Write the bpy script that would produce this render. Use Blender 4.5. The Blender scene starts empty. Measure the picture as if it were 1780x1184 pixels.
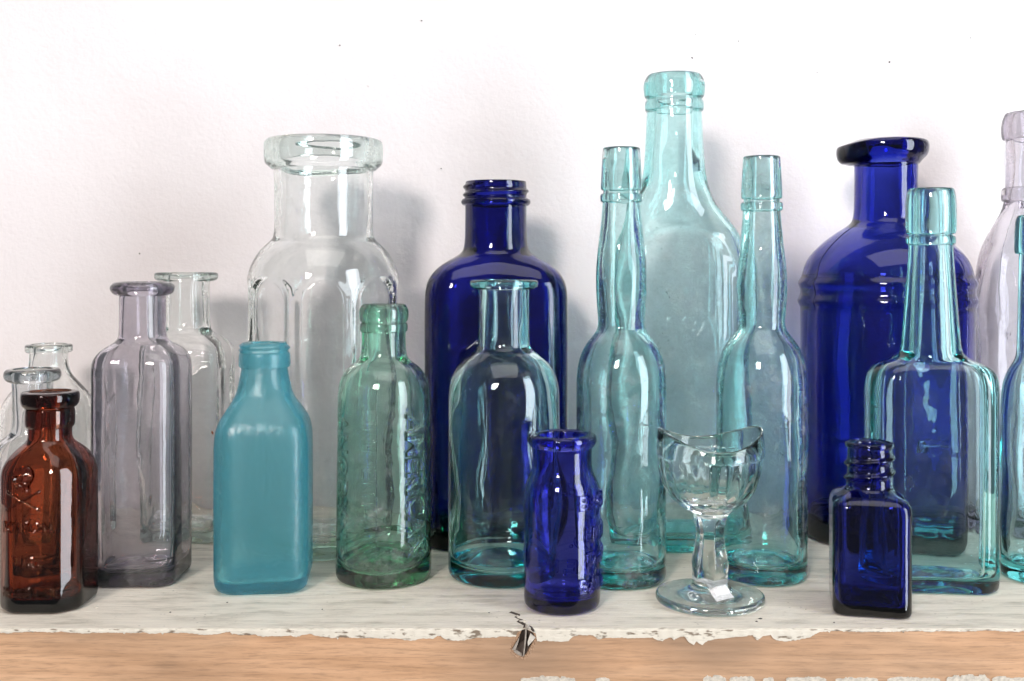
import bpy, bmesh, math, random
import numpy as np
from mathutils import Vector

# ------------------------------------------------------------------ camera, world, lights, exposure
sc = bpy.context.scene
C = sc.collection
MM = 0.001
F, CX, CY = 1870.0, 890.0, 460.0         # focal length, middle column and eye level of the photograph, in its pixels
CAMH = 115.0                              # camera height above the shelf top (mm)
PITCH = 0.0                               # the camera looks level, its lens shifted down
cam = bpy.data.cameras.new('camera')
camo = bpy.data.objects.new('camera', cam); C.objects.link(camo)
camo.location = (0, 0, CAMH * MM)
camo.rotation_euler = (math.pi / 2 - PITCH, 0, 0)
cam.sensor_width = 36.0
cam.lens = F / 1780.0 * 36.0
cam.shift_y = -(592.0 - CY) / 1780.0
cam.clip_start = 0.01
cam.clip_end = 50
sc.camera = camo

w = bpy.data.worlds.new('World'); sc.world = w
w.use_nodes = True
bg = w.node_tree.nodes['Background']
bg.inputs[0].default_value = (0.92, 0.95, 1.0, 1)
bg.inputs[1].default_value = 0.17

def area(name, az, el, dist, sx, sy, power, col, target=(0.0, 0.45, 0.08)):
    """a window or added fill seen from the shelf: azimuth to the right of straight-behind-the-camera, elevation"""
    d = Vector((math.sin(az) * math.cos(el), -math.cos(az) * math.cos(el), math.sin(el)))
    l = bpy.data.lights.new(name, 'AREA'); l.shape = 'RECTANGLE'; l.size = sx; l.size_y = sy
    l.energy = power; l.color = col
    o = bpy.data.objects.new(name, l); C.objects.link(o)
    o.location = Vector(target) + d * dist
    o.rotation_euler = d.to_track_quat('Z', 'Y').to_euler()
    return o
R = math.radians
area('window_light_near', R(54), R(7), 1.35, 0.46, 1.35, 21.0, (0.86, 0.93, 1.0))
area('window_light_far', R(-17), R(22), 1.9, 0.28, 0.34, 20.5, (1.0, 0.90, 0.855))
area('overhead_fill', R(5), R(62), 1.6, 1.3, 1.1, 8.5, (1.0, 0.96, 0.93))  # added soft fill standing in for ceiling bounce, brightens the shelf top

sc.view_settings.view_transform = 'Standard'
sc.view_settings.look = 'None'
sc.view_settings.exposure = 0.0
sc.view_settings.gamma = 1.0
cy = sc.cycles
cy.max_bounces = 26; cy.transmission_bounces = 26; cy.glossy_bounces = 10; cy.diffuse_bounces = 3
cy.use_adaptive_sampling = True; cy.adaptive_threshold = 0.04; cy.adaptive_min_samples = 16
cy.caustics_reflective = True; cy.caustics_refractive = True
cy.blur_glossy = 0.3
cy.sample_clamp_indirect = 40.0
cy.use_denoising = True
try:
    cy.denoiser = 'OPENIMAGEDENOISE'
    cy.denoising_input_passes = 'RGB_ALBEDO_NORMAL'
except Exception:
    pass

# ------------------------------------------------------------------ helpers
def px(x, y, D):
    """point (mm) seen at photograph pixel x, y at depth D"""
    u = (x - CX) / F; v = (CY - y) / F
    t = D / (math.cos(PITCH) + v * math.sin(PITCH))
    return u * t, CAMH + t * (-math.sin(PITCH) + v * math.cos(PITCH))
def zpx(y, D): return px(CX, y, D)[1]
def xpx(x, D): return px(x, 700, D)[0]

def mesh_obj(name, verts, faces, mat, parent=None, smooth=True):
    me = bpy.data.meshes.new(name)
    me.from_pydata([tuple(float(c) * MM for c in v) for v in verts], [], [tuple(int(i) for i in f) for f in faces])
    me.update()
    if smooth:
        me.polygons.foreach_set('use_smooth', [True] * len(me.polygons))
    me.materials.append(mat)
    o = bpy.data.objects.new(name, me); C.objects.link(o)
    if parent is not None: o.parent = parent
    return o

def thing(name, label, cat, x, D, group=None):
    o = bpy.data.objects.new(name, None); C.objects.link(o)
    o.location = (x * MM, D * MM, 0)
    o.empty_display_size = 0.01
    o['label'] = label; o['category'] = cat
    if group: o['group'] = group
    return o

def wob(th, z, seed, n=6, kmax=4, zl=40.0):
    rs = np.random.RandomState(seed)
    out = 0.0
    for i in range(n):
        k = rs.randint(0, kmax + 1); m = rs.uniform(-1, 1) * 2 * math.pi / zl; p = rs.uniform(0, 6.28)
        out = out + np.sin(k * th + m * z + p) * rs.uniform(0.4, 1)
    return out / n

def chaikin(seq, it=2, closed=False):
    a = np.array(seq, dtype=float)
    for _ in range(it):
        if closed:
            b = np.roll(a, -1, axis=0)
            q = 0.75 * a + 0.25 * b; r = 0.25 * a + 0.75 * b
            n = np.empty((2 * len(a),) + a.shape[1:]); n[0::2] = q; n[1::2] = r
        else:
            q = 0.75 * a[:-1] + 0.25 * a[1:]; r = 0.25 * a[:-1] + 0.75 * a[1:]
            m = np.empty((2 * (len(a) - 1),) + a.shape[1:]); m[0::2] = q; m[1::2] = r
            n = np.concatenate([a[:1], m, a[-1:]])
        a = n
    return a

def densify(seq, step, zone=None):
    out = [seq[0]]
    for p, q in zip(seq[:-1], seq[1:]):
        n = max(1, int(np.ceil(np.max(np.abs(q - p)) / step)))
        n = min(n, 40)
        if zone is not None and zone[0] < (p[0] + q[0]) / 2 < zone[1]:
            n = max(n, int(np.ceil(abs(q[0] - p[0]) / 0.28)))
        for i in range(1, n + 1): out.append(p + (q - p) * i / n)
    return np.array(out)

# cross sections: radius as a function of the angle
def s_circle(th): return np.ones_like(th)
def s_rrect(b=1.0, c=0.3, n=None):
    def f(th):
        ct, st = np.abs(np.cos(th)), np.abs(np.sin(th))
        a_, b_, c_ = 1.0, b, min(c, b, 1.0)
        r = np.minimum(a_ / np.maximum(ct, 1e-9), b_ / np.maximum(st, 1e-9))
        X, Y = r * ct, r * st
        inn = (X > a_ - c_) & (Y > b_ - c_)
        p, q = a_ - c_, b_ - c_
        B = ct * p + st * q
        disc = np.maximum(B * B - (p * p + q * q - c_ * c_), 0)
        return np.where(inn, B + np.sqrt(disc), r)
    return f
def s_cham(b=1.0, k=0.35, soft=0.0):
    def f(th):
        ct, st = np.abs(np.cos(th)), np.abs(np.sin(th))
        r1 = 1.0 / np.maximum(ct, 1e-9); r2 = b / np.maximum(st, 1e-9); r3 = (1 + b - k) / (ct + st)
        p = 26.0
        return (r1 ** -p + r2 ** -p + r3 ** -p) ** (-1 / p)
    return f
def s_super(b=0.5, e=2.6):
    def f(th):
        return (np.abs(np.cos(th)) ** e + np.abs(np.sin(th) / b) ** e) ** (-1 / e)
    return f
def s_poly(n, rot=0.0, p=40.0):
    def f(th):
        acc = 0
        for i in range(n):
            c = np.cos(th - rot - 2 * math.pi * i / n)
            acc = acc + np.maximum(c, 0.0) ** p
        return acc ** (-1 / p)
    return f

def loft(rings_z, rings_r, th, x0=0.0, y0=0.0, cap0=True, cap1=True, closed=False):
    M, N = rings_r.shape
    c, s = np.cos(th), np.sin(th)
    V = np.stack([rings_r * c + x0, rings_r * s + y0, rings_z], axis=-1).reshape(-1, 3)
    F_ = []
    last = M if closed else M - 1
    for i in range(last):
        a = i * N; b = ((i + 1) % M) * N
        for j in range(N):
            k = (j + 1) % N
            F_.append((a + j, a + k, b + k, b + j))
    V = V.tolist()
    if not closed:
        if cap0:
            V.append([x0, y0, float(rings_z[0].mean())]); ci = len(V) - 1
            for j in range(N): F_.append((ci, (j + 1) % N, j))
        if cap1:
            V.append([x0, y0, float(rings_z[-1].mean())]); ci = len(V) - 1; a = (M - 1) * N
            for j in range(N): F_.append((ci, a + j, a + (j + 1) % N))
    return V, F_

# ------------------------------------------------------------------ materials
def nt(mat):
    mat.use_nodes = True
    t = mat.node_tree; t.nodes.clear()
    return t, t.nodes, t.links

def glass(name, sigma, rough=0.0, dust=0.03, bump=0.10, ior=1.5, tint=(1, 1, 1), film=0.0, dustcol=(0.8, 0.82, 0.8)):
    """clear glass with its colour in the body of the glass (absorption per metre) and a little dust on it"""
    m = bpy.data.materials.new(name); t, n, l = nt(m)
    out = n.new('ShaderNodeOutputMaterial')
    g = n.new('ShaderNodeBsdfGlass'); g.inputs['Roughness'].default_value = rough
    g.inputs['IOR'].default_value = ior; g.inputs['Color'].default_value = (*tint, 1)
    tc = n.new('ShaderNodeTexCoord')
    b1 = n.new('ShaderNodeTexNoise'); b1.inputs['Scale'].default_value = 120; b1.inputs['Detail'].default_value = 1.5
    l.new(tc.outputs['Object'], b1.inputs['Vector'])
    bp = n.new('ShaderNodeBump'); bp.inputs['Strength'].default_value = bump; bp.inputs['Distance'].default_value = 0.0022
    l.new(b1.outputs[0], bp.inputs['Height']); l.new(bp.outputs[0], g.inputs['Normal'])
    if dust > 0:
        d = n.new('ShaderNodeBsdfDiffuse'); d.inputs['Color'].default_value = (*dustcol, 1)
        dn = n.new('ShaderNodeTexNoise'); dn.inputs['Scale'].default_value = 150; dn.inputs['Detail'].default_value = 4
        dn.inputs['Roughness'].default_value = 0.85
        l.new(tc.outputs['Object'], dn.inputs['Vector'])
        r = n.new('ShaderNodeValToRGB'); e = r.color_ramp.elements
        e[0].position = 0.50; e[0].color = (film,) * 3 + (1,)
        e[1].position = 0.80; e[1].color = (film + dust * 12,) * 3 + (1,)
        x = e.new(0.66); x.color = (film + dust * 2.2,) * 3 + (1,)
        l.new(dn.outputs[0], r.inputs[0])
        mx = n.new('ShaderNodeMixShader'); l.new(r.outputs[0], mx.inputs[0]); l.new(g.outputs[0], mx.inputs[1]); l.new(d.outputs[0], mx.inputs[2])
        l.new(mx.outputs[0], out.inputs['Surface'])
    else:
        l.new(g.outputs[0], out.inputs['Surface'])
    if sigma is not None:
        va = n.new('ShaderNodeVolumeAbsorption')
        s = max(sigma)
        va.inputs['Density'].default_value = s
        va.inputs['Color'].default_value = (1 - sigma[0] / s, 1 - sigma[1] / s, 1 - sigma[2] / s, 1)
        l.new(va.outputs[0], out.inputs['Volume'])
    return m

M_CLEAR = glass('clear_glass', (18, 11, 14), dust=0.02, film=0.01, bump=0.06)
M_JAR = glass('pale_clear_glass', (13, 6, 9), dust=0.02, film=0.012, bump=0.06)
M_GREYCLEAR = glass('grey_clear_glass', (60, 52, 50), dust=0.0)
M_PURPLE = glass('sun_purpled_glass', (92, 104, 84), dust=0.03, film=0.03, bump=0.05)
M_PINK = glass('pale_lilac_glass', (38, 44, 36), dust=0.03, film=0.02, bump=0.08)
M_AQUA = glass('aqua_glass', (96, 17, 19), dust=0.06, film=0.018, bump=0.09)
M_AQUA2 = glass('pale_aqua_glass', (86, 21, 21), dust=0.012, film=0.0, bump=0.05)
M_FLASK = glass('milky_aqua_glass', (76, 11, 13), dust=0.05, film=0.03, bump=0.04)
M_GREEN = glass('sea_green_glass', (150, 50, 88), dust=0.04, film=0.02, bump=0.10)
M_COBALT = glass('cobalt_glass', (980, 900, 270), dust=0.0, bump=0.05)
M_COBALT2 = glass('bright_cobalt_glass', (680, 660, 105), dust=0.0, bump=0.03)
M_COBALT3 = glass('royal_cobalt_glass', (690, 600, 160), dust=0.0, bump=0.05)
M_AMBER = glass('amber_glass', (340, 760, 1060), dust=0.0, bump=0.02)
M_EYE = glass('colourless_glass', None, dust=0.0, bump=0.02, tint=(0.985, 0.995, 0.99))

def frosted(name):
    m = bpy.data.materials.new(name); t, n, l = nt(m)
    out = n.new('ShaderNodeOutputMaterial')
    g = n.new('ShaderNodeBsdfGlass'); g.inputs['Roughness'].default_value = 0.24; g.inputs['IOR'].default_value = 1.45
    tr = n.new('ShaderNodeBsdfTranslucent'); tr.inputs['Color'].default_value = (0.30, 0.85, 0.93, 1)
    df = n.new('ShaderNodeBsdfDiffuse'); df.inputs['Color'].default_value = (0.24, 0.66, 0.74, 1)
    tc = n.new('ShaderNodeTexCoord')
    no = n.new('ShaderNodeTexNoise'); no.inputs['Scale'].default_value = 560; no.inputs['Detail'].default_value = 4
    l.new(tc.outputs['Object'], no.inputs['Vector'])
    bp = n.new('ShaderNodeBump'); bp.inputs['Strength'].default_value = 0.45; bp.inputs['Distance'].default_value = 0.0005
    l.new(no.outputs[0], bp.inputs['Height'])
    for s in (g, tr, df): l.new(bp.outputs[0], s.inputs['Normal'])
    a = n.new('ShaderNodeMixShader'); a.inputs[0].default_value = 0.5; l.new(tr.outputs[0], a.inputs[1]); l.new(df.outputs[0], a.inputs[2])
    b = n.new('ShaderNodeMixShader'); b.inputs[0].default_value = 0.18; l.new(g.outputs[0], b.inputs[1]); l.new(a.outputs[0], b.inputs[2])
    l.new(b.outputs[0], out.inputs['Surface'])
    va = n.new('ShaderNodeVolumeAbsorption'); va.inputs['Density'].default_value = 150
    va.inputs['Color'].default_value = (0.0, 0.82, 0.90, 1)
    l.new(va.outputs[0], out.inputs['Volume'])
    return m
M_FROST = frosted('frosted_turquoise_glass')

def plain(name, col, rough=0.6):
    m = bpy.data.materials.new(name); t, n, l = nt(m)
    out = n.new('ShaderNodeOutputMaterial'); p = n.new('ShaderNodeBsdfPrincipled')
    no = n.new('ShaderNodeTexNoise'); no.inputs['Scale'].default_value = 900; no.inputs['Detail'].default_value = 4
    tc = n.new('ShaderNodeTexCoord'); l.new(tc.outputs['Object'], no.inputs['Vector'])
    r = n.new('ShaderNodeValToRGB')
    r.color_ramp.elements[0].position = 0.3; r.color_ramp.elements[1].position = 0.7
    r.color_ramp.elements[0].color = (*[c * 0.72 for c in col], 1); r.color_ramp.elements[1].color = (*[min(1, c * 1.15) for c in col], 1)
    l.new(no.outputs[0], r.inputs[0]); l.new(r.outputs[0], p.inputs['Base Color'])
    p.inputs['Roughness'].default_value = rough
    l.new(p.outputs[0], out.inputs['Surface'])
    return m

def wall_mat():
    m = bpy.data.materials.new('plaster'); t, n, l = nt(m)
    out = n.new('ShaderNodeOutputMaterial'); p = n.new('ShaderNodeBsdfPrincipled'); p.inputs['Roughness'].default_value = 0.75
    p.inputs['Specular IOR Level'].default_value = 0.2
    tc = n.new('ShaderNodeTexCoord')
    a = n.new('ShaderNodeTexNoise'); a.inputs['Scale'].default_value = 14; a.inputs['Detail'].default_value = 5
    l.new(tc.outputs['Object'], a.inputs['Vector'])
    r = n.new('ShaderNodeValToRGB')
    r.color_ramp.elements[0].position = 0.3; r.color_ramp.elements[1].position = 0.7
    r.color_ramp.elements[0].color = (0.83, 0.785, 0.79, 1); r.color_ramp.elements[1].color = (0.89, 0.85, 0.852, 1)
    l.new(a.outputs[0], r.inputs[0]); l.new(r.outputs[0], p.inputs['Base Color'])
    b = n.new('ShaderNodeTexNoise'); b.inputs['Scale'].default_value = 420; b.inputs['Detail'].default_value = 5; b.inputs['Roughness'].default_value = 0.65
    l.new(tc.outputs['Object'], b.inputs['Vector'])
    c = n.new('ShaderNodeTexNoise'); c.inputs['Scale'].default_value = 60; c.inputs['Detail'].default_value = 3
    l.new(tc.outputs['Object'], c.inputs['Vector'])
    b1 = n.new('ShaderNodeBump'); b1.inputs['Strength'].default_value = 0.4; b1.inputs['Distance'].default_value = 0.0006; l.new(b.outputs[0], b1.inputs['Height'])
    b2 = n.new('ShaderNodeBump'); b2.inputs['Strength'].default_value = 0.25; b2.inputs['Distance'].default_value = 0.002; l.new(c.outputs[0], b2.inputs['Height'])
    l.new(b1.outputs[0], b2.inputs['Normal']); l.new(b2.outputs[0], p.inputs['Normal'])
    l.new(p.outputs[0], out.inputs['Surface'])
    return m

def paint_mat():
    m = bpy.data.materials.new('worn_white_paint'); t, n, l = nt(m)
    out = n.new('ShaderNodeOutputMaterial'); p = n.new('ShaderNodeBsdfPrincipled'); p.inputs['Roughness'].default_value = 0.6
    tc = n.new('ShaderNodeTexCoord')
    mp = n.new('ShaderNodeMapping'); mp.inputs['Scale'].default_value = (0.35, 1.6, 1); l.new(tc.outputs['Object'], mp.inputs[0])
    a = n.new('ShaderNodeTexNoise'); a.inputs['Scale'].default_value = 110; a.inputs['Detail'].default_value = 8; a.inputs['Roughness'].default_value = 0.7
    l.new(mp.outputs[0], a.inputs['Vector'])
    r = n.new('ShaderNodeValToRGB'); e = r.color_ramp.elements
    e[0].position = 0.22; e[0].color = (0.22, 0.18, 0.13, 1)
    e[1].position = 0.68; e[1].color = (0.93, 0.86, 0.74, 1)
    x = e.new(0.36); x.color = (0.62, 0.565, 0.47, 1)
    x = e.new(0.5); x.color = (0.86, 0.79, 0.675, 1)
    l.new(a.outputs[0], r.inputs[0])
    st = n.new('ShaderNodeTexNoise'); st.inputs['Scale'].default_value = 900; st.inputs['Detail'].default_value = 3
    ms = n.new('ShaderNodeMapping'); ms.inputs['Scale'].default_value = (0.06, 1, 1); l.new(tc.outputs['Object'], ms.inputs[0]); l.new(ms.outputs[0], st.inputs['Vector'])
    sm = n.new('ShaderNodeMapRange'); sm.inputs[1].default_value = 0.35; sm.inputs[2].default_value = 0.6; sm.inputs[3].default_value = 0.90; sm.inputs[4].default_value = 1.0
    l.new(st.outputs[0], sm.inputs[0])
    # cream paint tone with dark chips on the rolled edge over the front
    ge = n.new('ShaderNodeSeparateXYZ'); l.new(tc.outputs['Object'], ge.inputs[0])
    ed = n.new('ShaderNodeMapRange'); ed.inputs[1].default_value = 0.3398; ed.inputs[2].default_value = 0.3412
    ed.inputs[3].default_value = 1; ed.inputs[4].default_value = 0
    l.new(ge.outputs['Y'], ed.inputs[0])
    v = n.new('ShaderNodeTexNoise'); v.inputs['Scale'].default_value = 700; v.inputs['Detail'].default_value = 4; l.new(mp.outputs[0], v.inputs['Vector'])
    vr = n.new('ShaderNodeValToRGB'); vr.color_ramp.elements[0].position = 0.34; vr.color_ramp.elements[1].position = 0.43
    vr.color_ramp.elements[0].color = (0.22, 0.17, 0.12, 1); vr.color_ramp.elements[1].color = (0.72, 0.665, 0.56, 1)
    l.new(v.outputs[0], vr.inputs[0])
    mx = n.new('ShaderNodeMixRGB'); mst = n.new('ShaderNodeVectorMath'); mst.operation = 'SCALE'; l.new(r.outputs[0], mst.inputs[0]); l.new(sm.outputs[0], mst.inputs['Scale'])
    l.new(ed.outputs[0], mx.inputs[0]); l.new(mst.outputs[0], mx.inputs[1]); l.new(vr.outputs[0], mx.inputs[2])
    # small dark specks
    vo = n.new('ShaderNodeTexVoronoi'); vo.inputs['Scale'].default_value = 330; l.new(tc.outputs['Object'], vo.inputs['Vector'])
    sp = n.new('ShaderNodeMapRange'); sp.inputs[1].default_value = 0.06; sp.inputs[2].default_value = 0.16; sp.inputs[3].default_value = 0.5; sp.inputs[4].default_value = 0
    l.new(vo.outputs['Distance'], sp.inputs[0])
    sg = n.new('ShaderNodeTexNoise'); sg.inputs['Scale'].default_value = 45; l.new(tc.outputs['Object'], sg.inputs['Vector'])
    sr = n.new('ShaderNodeMapRange'); sr.inputs[1].default_value = 0.45; sr.inputs[2].default_value = 0.62; l.new(sg.outputs[0], sr.inputs[0])
    mu = n.new('ShaderNodeMath'); mu.operation = 'MULTIPLY'; l.new(sp.outputs[0], mu.inputs[0]); l.new(sr.outputs[0], mu.inputs[1])
    m2 = n.new('ShaderNodeMixRGB'); l.new(mu.outputs[0], m2.inputs[0]); l.new(mx.outputs[0], m2.inputs[1]); m2.inputs[2].default_value = (0.16, 0.13, 0.10, 1)
    l.new(m2.outputs[0], p.inputs['Base Color'])
    b = n.new('ShaderNodeBump'); b.inputs['Strength'].default_value = 0.5; b.inputs['Distance'].default_value = 0.0009; l.new(a.outputs[0], b.inputs['Height'])
    b3 = n.new('ShaderNodeBump'); b3.inputs['Strength'].default_value = 0.4; b3.inputs['Distance'].default_value = 0.0005; l.new(v.outputs[0], b3.inputs['Height'])
    l.new(b.outputs[0], b3.inputs['Normal']); l.new(b3.outputs[0], p.inputs['Normal'])
    l.new(p.outputs[0], out.inputs['Surface'])
    return m

def wood_mat():
    m = bpy.data.materials.new('bare_pine'); t, n, l = nt(m)
    out = n.new('ShaderNodeOutputMaterial'); p = n.new('ShaderNodeBsdfPrincipled'); p.inputs['Roughness'].default_value = 0.62
    tc = n.new('ShaderNodeTexCoord')
    mp = n.new('ShaderNodeMapping'); mp.inputs['Scale'].default_value = (0.16, 1, 1.0); l.new(tc.outputs['Object'], mp.inputs[0])
    a = n.new('ShaderNodeTexNoise'); a.inputs['Scale'].default_value = 130; a.inputs['Detail'].default_value = 7; a.inputs['Distortion'].default_value = 0.6
    l.new(mp.outputs[0], a.inputs['Vector'])
    r = n.new('ShaderNodeValToRGB'); e = r.color_ramp.elements
    e[0].position = 0.2; e[0].color = (0.47, 0.265, 0.14, 1)
    e[1].position = 0.8; e[1].color = (0.66, 0.41, 0.245, 1)
    x = e.new(0.45); x.color = (0.57, 0.335, 0.19, 1)
    l.new(a.outputs[0], r.inputs[0])
    fi = n.new('ShaderNodeTexNoise'); fi.inputs['Scale'].default_value = 1500; fi.inputs['Detail'].default_value = 4; fi.inputs['Roughness'].default_value = 0.7
    mf = n.new('ShaderNodeMapping'); mf.inputs['Scale'].default_value = (0.07, 1, 1); l.new(tc.outputs['Object'], mf.inputs[0]); l.new(mf.outputs[0], fi.inputs['Vector'])
    fr = n.new('ShaderNodeMapRange'); fr.inputs[1].default_value = 0.33; fr.inputs[2].default_value = 0.52; fr.inputs[3].default_value = 0.72; fr.inputs[4].default_value = 1.04
    l.new(fi.outputs[0], fr.inputs[0])
    fm = n.new('ShaderNodeVectorMath'); fm.operation = 'SCALE'; l.new(r.outputs[0], fm.inputs[0]); l.new(fr.outputs[0], fm.inputs['Scale'])
    # grime around the gouge and greyer patches
    g = n.new('ShaderNodeTexNoise'); g.inputs['Scale'].default_value = 17; g.inputs['Detail'].default_value = 4
    mg = n.new('ShaderNodeMapping'); mg.inputs['Scale'].default_value = (0.6, 1, 1.5); l.new(tc.outputs['Object'], mg.inputs[0]); l.new(mg.outputs[0], g.inputs['Vector'])
    gr = n.new('ShaderNodeMapRange'); gr.inputs[1].default_value = 0.46; gr.inputs[2].default_value = 0.66; gr.inputs[3].default_value = 0; gr.inputs[4].default_value = 0.75
    l.new(g.outputs[0], gr.inputs[0])
    vd = n.new('ShaderNodeVectorMath'); vd.operation = 'DISTANCE'; vd.inputs[1].default_value = (0.005, 0.340, -0.008)
    l.new(tc.outputs['Object'], vd.inputs[0])
    vr = n.new('ShaderNodeMapRange'); vr.inputs[1].default_value = 0.004; vr.inputs[2].default_value = 0.035; vr.inputs[3].default_value = 0.75; vr.inputs[4].default_value = 0
    l.new(vd.outputs['Value'], vr.inputs[0])
    mxm = n.new('ShaderNodeMath'); mxm.operation = 'MAXIMUM'; l.new(gr.outputs[0], mxm.inputs[0]); l.new(vr.outputs[0], mxm.inputs[1])
    mx = n.new('ShaderNodeMixRGB'); l.new(mxm.outputs[0], mx.inputs[0]); l.new(fm.outputs[0], mx.inputs[1]); mx.inputs[2].default_value = (0.31, 0.20, 0.125, 1)
    l.new(mx.outputs[0], p.inputs['Base Color'])
    b = n.new('ShaderNodeBump'); b.inputs['Strength'].default_value = 0.35; b.inputs['Distance'].default_value = 0.0008; l.new(a.outputs[0], b.inputs['Height'])
    l.new(b.outputs[0], p.inputs['Normal']); l.new(p.outputs[0], out.inputs['Surface'])
    return m
M_WALL = wall_mat(); M_PAINT = paint_mat(); M_WOOD = wood_mat()
M_DARK = plain('dark_recess', (0.075, 0.055, 0.042), 0.8)  # near-black for gouge and splits; the gouge's shade is put into the colour
M_SPLINT = plain('weathered_splinter', (0.36, 0.31, 0.26), 0.9)
M_FLAKE = plain('loose_paint_flake', (0.64, 0.59, 0.51), 0.6)
M_SEAM = plain('dark_seam_reflection', (0.012, 0.012, 0.03), 0.5)  # dark reflection along the mould seam, put into the colour
M_REMNANT = plain('thin_old_paint', (0.60, 0.54, 0.45), 0.7)
M_PAPER = plain('white_paper', (0.80, 0.80, 0.80), 0.7)
M_SPECK = plain('wall_speck', (0.12, 0.11, 0.10), 0.8)
M_RUST = plain('orange_fleck', (0.45, 0.12, 0.04), 0.8)

# ------------------------------------------------------------------ the wall and the shelf
WALL_Y = 500.0
SH_Y = 340.0
wv, wf = [], []
nx, nz = 80, 50
for j in range(nz + 1):
    for i in range(nx + 1):
        x = -420 + 840 * i / nx; z = -60 + 460 * j / nz
        y = WALL_Y + 0.35 * math.sin(x * 0.021 + z * 0.013) + 0.25 * math.sin(z * 0.05 - x * 0.008)
        wv.append((x, y, z))
for j in range(nz):
    for i in range(nx):
        a = j * (nx + 1) + i
        wf.append((a, a + 1, a + nx + 2, a + nx + 1))
n0 = len(wv)
wv += [(-420, WALL_Y + 30, -60), (420, WALL_Y + 30, -60), (420, WALL_Y + 30, 400), (-420, WALL_Y + 30, 400)]
wf.append((n0, n0 + 3, n0 + 2, n0 + 1))
wall = mesh_obj('wall', wv, wf, M_WALL); wall['kind'] = 'structure'
def blob(name, c, rx, ry, rz, mat, parent, seed=0, rot=0.0):
    rs = random.Random(seed)
    V, Fc = [], []
    n, m = 8, 4
    V.append((c[0], c[1], c[2] + rz))
    for i in range(1, m):
        for j in range(n):
            ph = math.pi * i / m; t = 2 * math.pi * j / n; k = rs.uniform(0.75, 1.2)
            x, z = rx * math.sin(ph) * math.cos(t) * k, rz * math.cos(ph) * k
            V.append((c[0] + x * math.cos(rot) - z * math.sin(rot), c[1] + ry * math.sin(ph) * math.sin(t), c[2] + x * math.sin(rot) + z * math.cos(rot)))
    V.append((c[0], c[1], c[2] - rz))
    for j in range(n): Fc.append((0, 1 + j, 1 + (j + 1) % n))
    for i in range(m - 2):
        for j in range(n):
            a = 1 + i * n; b = a + n
            Fc.append((a + j, b + j, b + (j + 1) % n, a + (j + 1) % n))
    a = 1 + (m - 2) * n
    for j in range(n): Fc.append((len(V) - 1, a + (j + 1) % n, a + j))
    return mesh_obj(name, V, Fc, mat, parent)
for k, (sx_, sy_, rr, el, ro) in enumerate([(733, 36, .55, 1.0, 0), (591, 79, .5, 1.2, 0), (1203, 101, .6, 2.0, .8), (1283, 72, .5, 1.2, .3), (1208, 61, .45, 1.0, 0),
                                       (1546, 108, .6, 1.2, 0), (1687, 66, .35, 1, 0), (767, 293, .5, 1.0, 0), (243, 441, .5, 1.3, 0), (1420, 126, .3, 1, 0), (640, 150, .3, 1, 0)]):
    X, Z = px(sx_, sy_, WALL_Y)
    blob('speck', (X, WALL_Y - 0.3, Z), rr * 0.6, 0.5, rr * 0.6 * el, M_SPECK, wall, k, ro)

# shelf board: a box whose front face is a fine sheet with the gouge pressed into it
shelf = bpy.data.objects.new('shelf', None); C.objects.link(shelf); shelf['kind'] = 'structure'
gouge = [(xpx(a, SH_Y), zpx(b, SH_Y)) for a, b in [(911, 1086), (903, 1106), (891, 1128), (896, 1134), (909, 1141), (915, 1137), (924, 1120), (931, 1108), (926, 1100), (917, 1096)]]
def inside(x, z, poly):
    r = False
    for i in range(len(poly)):
        x1, z1 = poly[i]; x2, z2 = poly[i - 1]
        if (z1 > z) != (z2 > z) and x < (x2 - x1) * (z - z1) / (z2 - z1) + x1: r = not r
    return r
def pdist(x, z, poly):
    d = 1e9
    for i in range(len(poly)):
        x1, z1 = poly[i]; x2, z2 = poly[i - 1]
        t = max(0, min(1, ((x - x1) * (x2 - x1) + (z - z1) * (z2 - z1)) / ((x2 - x1) ** 2 + (z2 - z1) ** 2 + 1e-9)))
        d = min(d, math.hypot(x - x1 - t * (x2 - x1), z - z1 - t * (z2 - z1)))
    return d
xs = sorted(set([round(-330 + i * 6.0, 3) for i in range(111)] + [round(-6 + i * 0.22, 3) for i in range(110)]))
zs = [-0.5 - 0.3 * i for i in range(50)] + [-15.5 - 1.5 * i for i in range(10)]
V, Fc = [], []
rs = random.Random(4)
for z in zs:
    for x in xs:
        y = SH_Y + 0.05 * math.sin(x * 0.11 + z * 0.9) + 0.04 * math.sin(z * 2.2 + x * .03)
        if -7 < x < 18:
            d = pdist(x, z, gouge)
            if inside(x, z, gouge): y += min(3.2, 0.5 + d * 2.2) + rs.uniform(-.15, .15)
            elif d < 1.6: y += (rs.uniform(-0.35, 0.15)) * (1 - d / 1.6)
        V.append((x, y, z))
W = len(xs)
for j in range(len(zs) - 1):
    for i in range(W - 1):
        a = j * W + i
        Fc.append((a, a + W, a + W + 1, a + 1))
top_row = list(range(W)); bot_row = list(range((len(zs) - 1) * W, len(zs) * W))
n0 = len(V)
V += [(xs[0], WALL_Y + 1, -0.5), (xs[-1], WALL_Y + 1, -0.5), (xs[-1], WALL_Y + 1, zs[-1]), (xs[0], WALL_Y + 1, zs[-1])]
Fc.append(tuple(top_row + [n0 + 1, n0])); Fc.append(tuple(bot_row[::-1] + [n0 + 3, n0 + 2]))
board = mesh_obj('board', V, Fc, M_WOOD, shelf, smooth=False)

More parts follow.
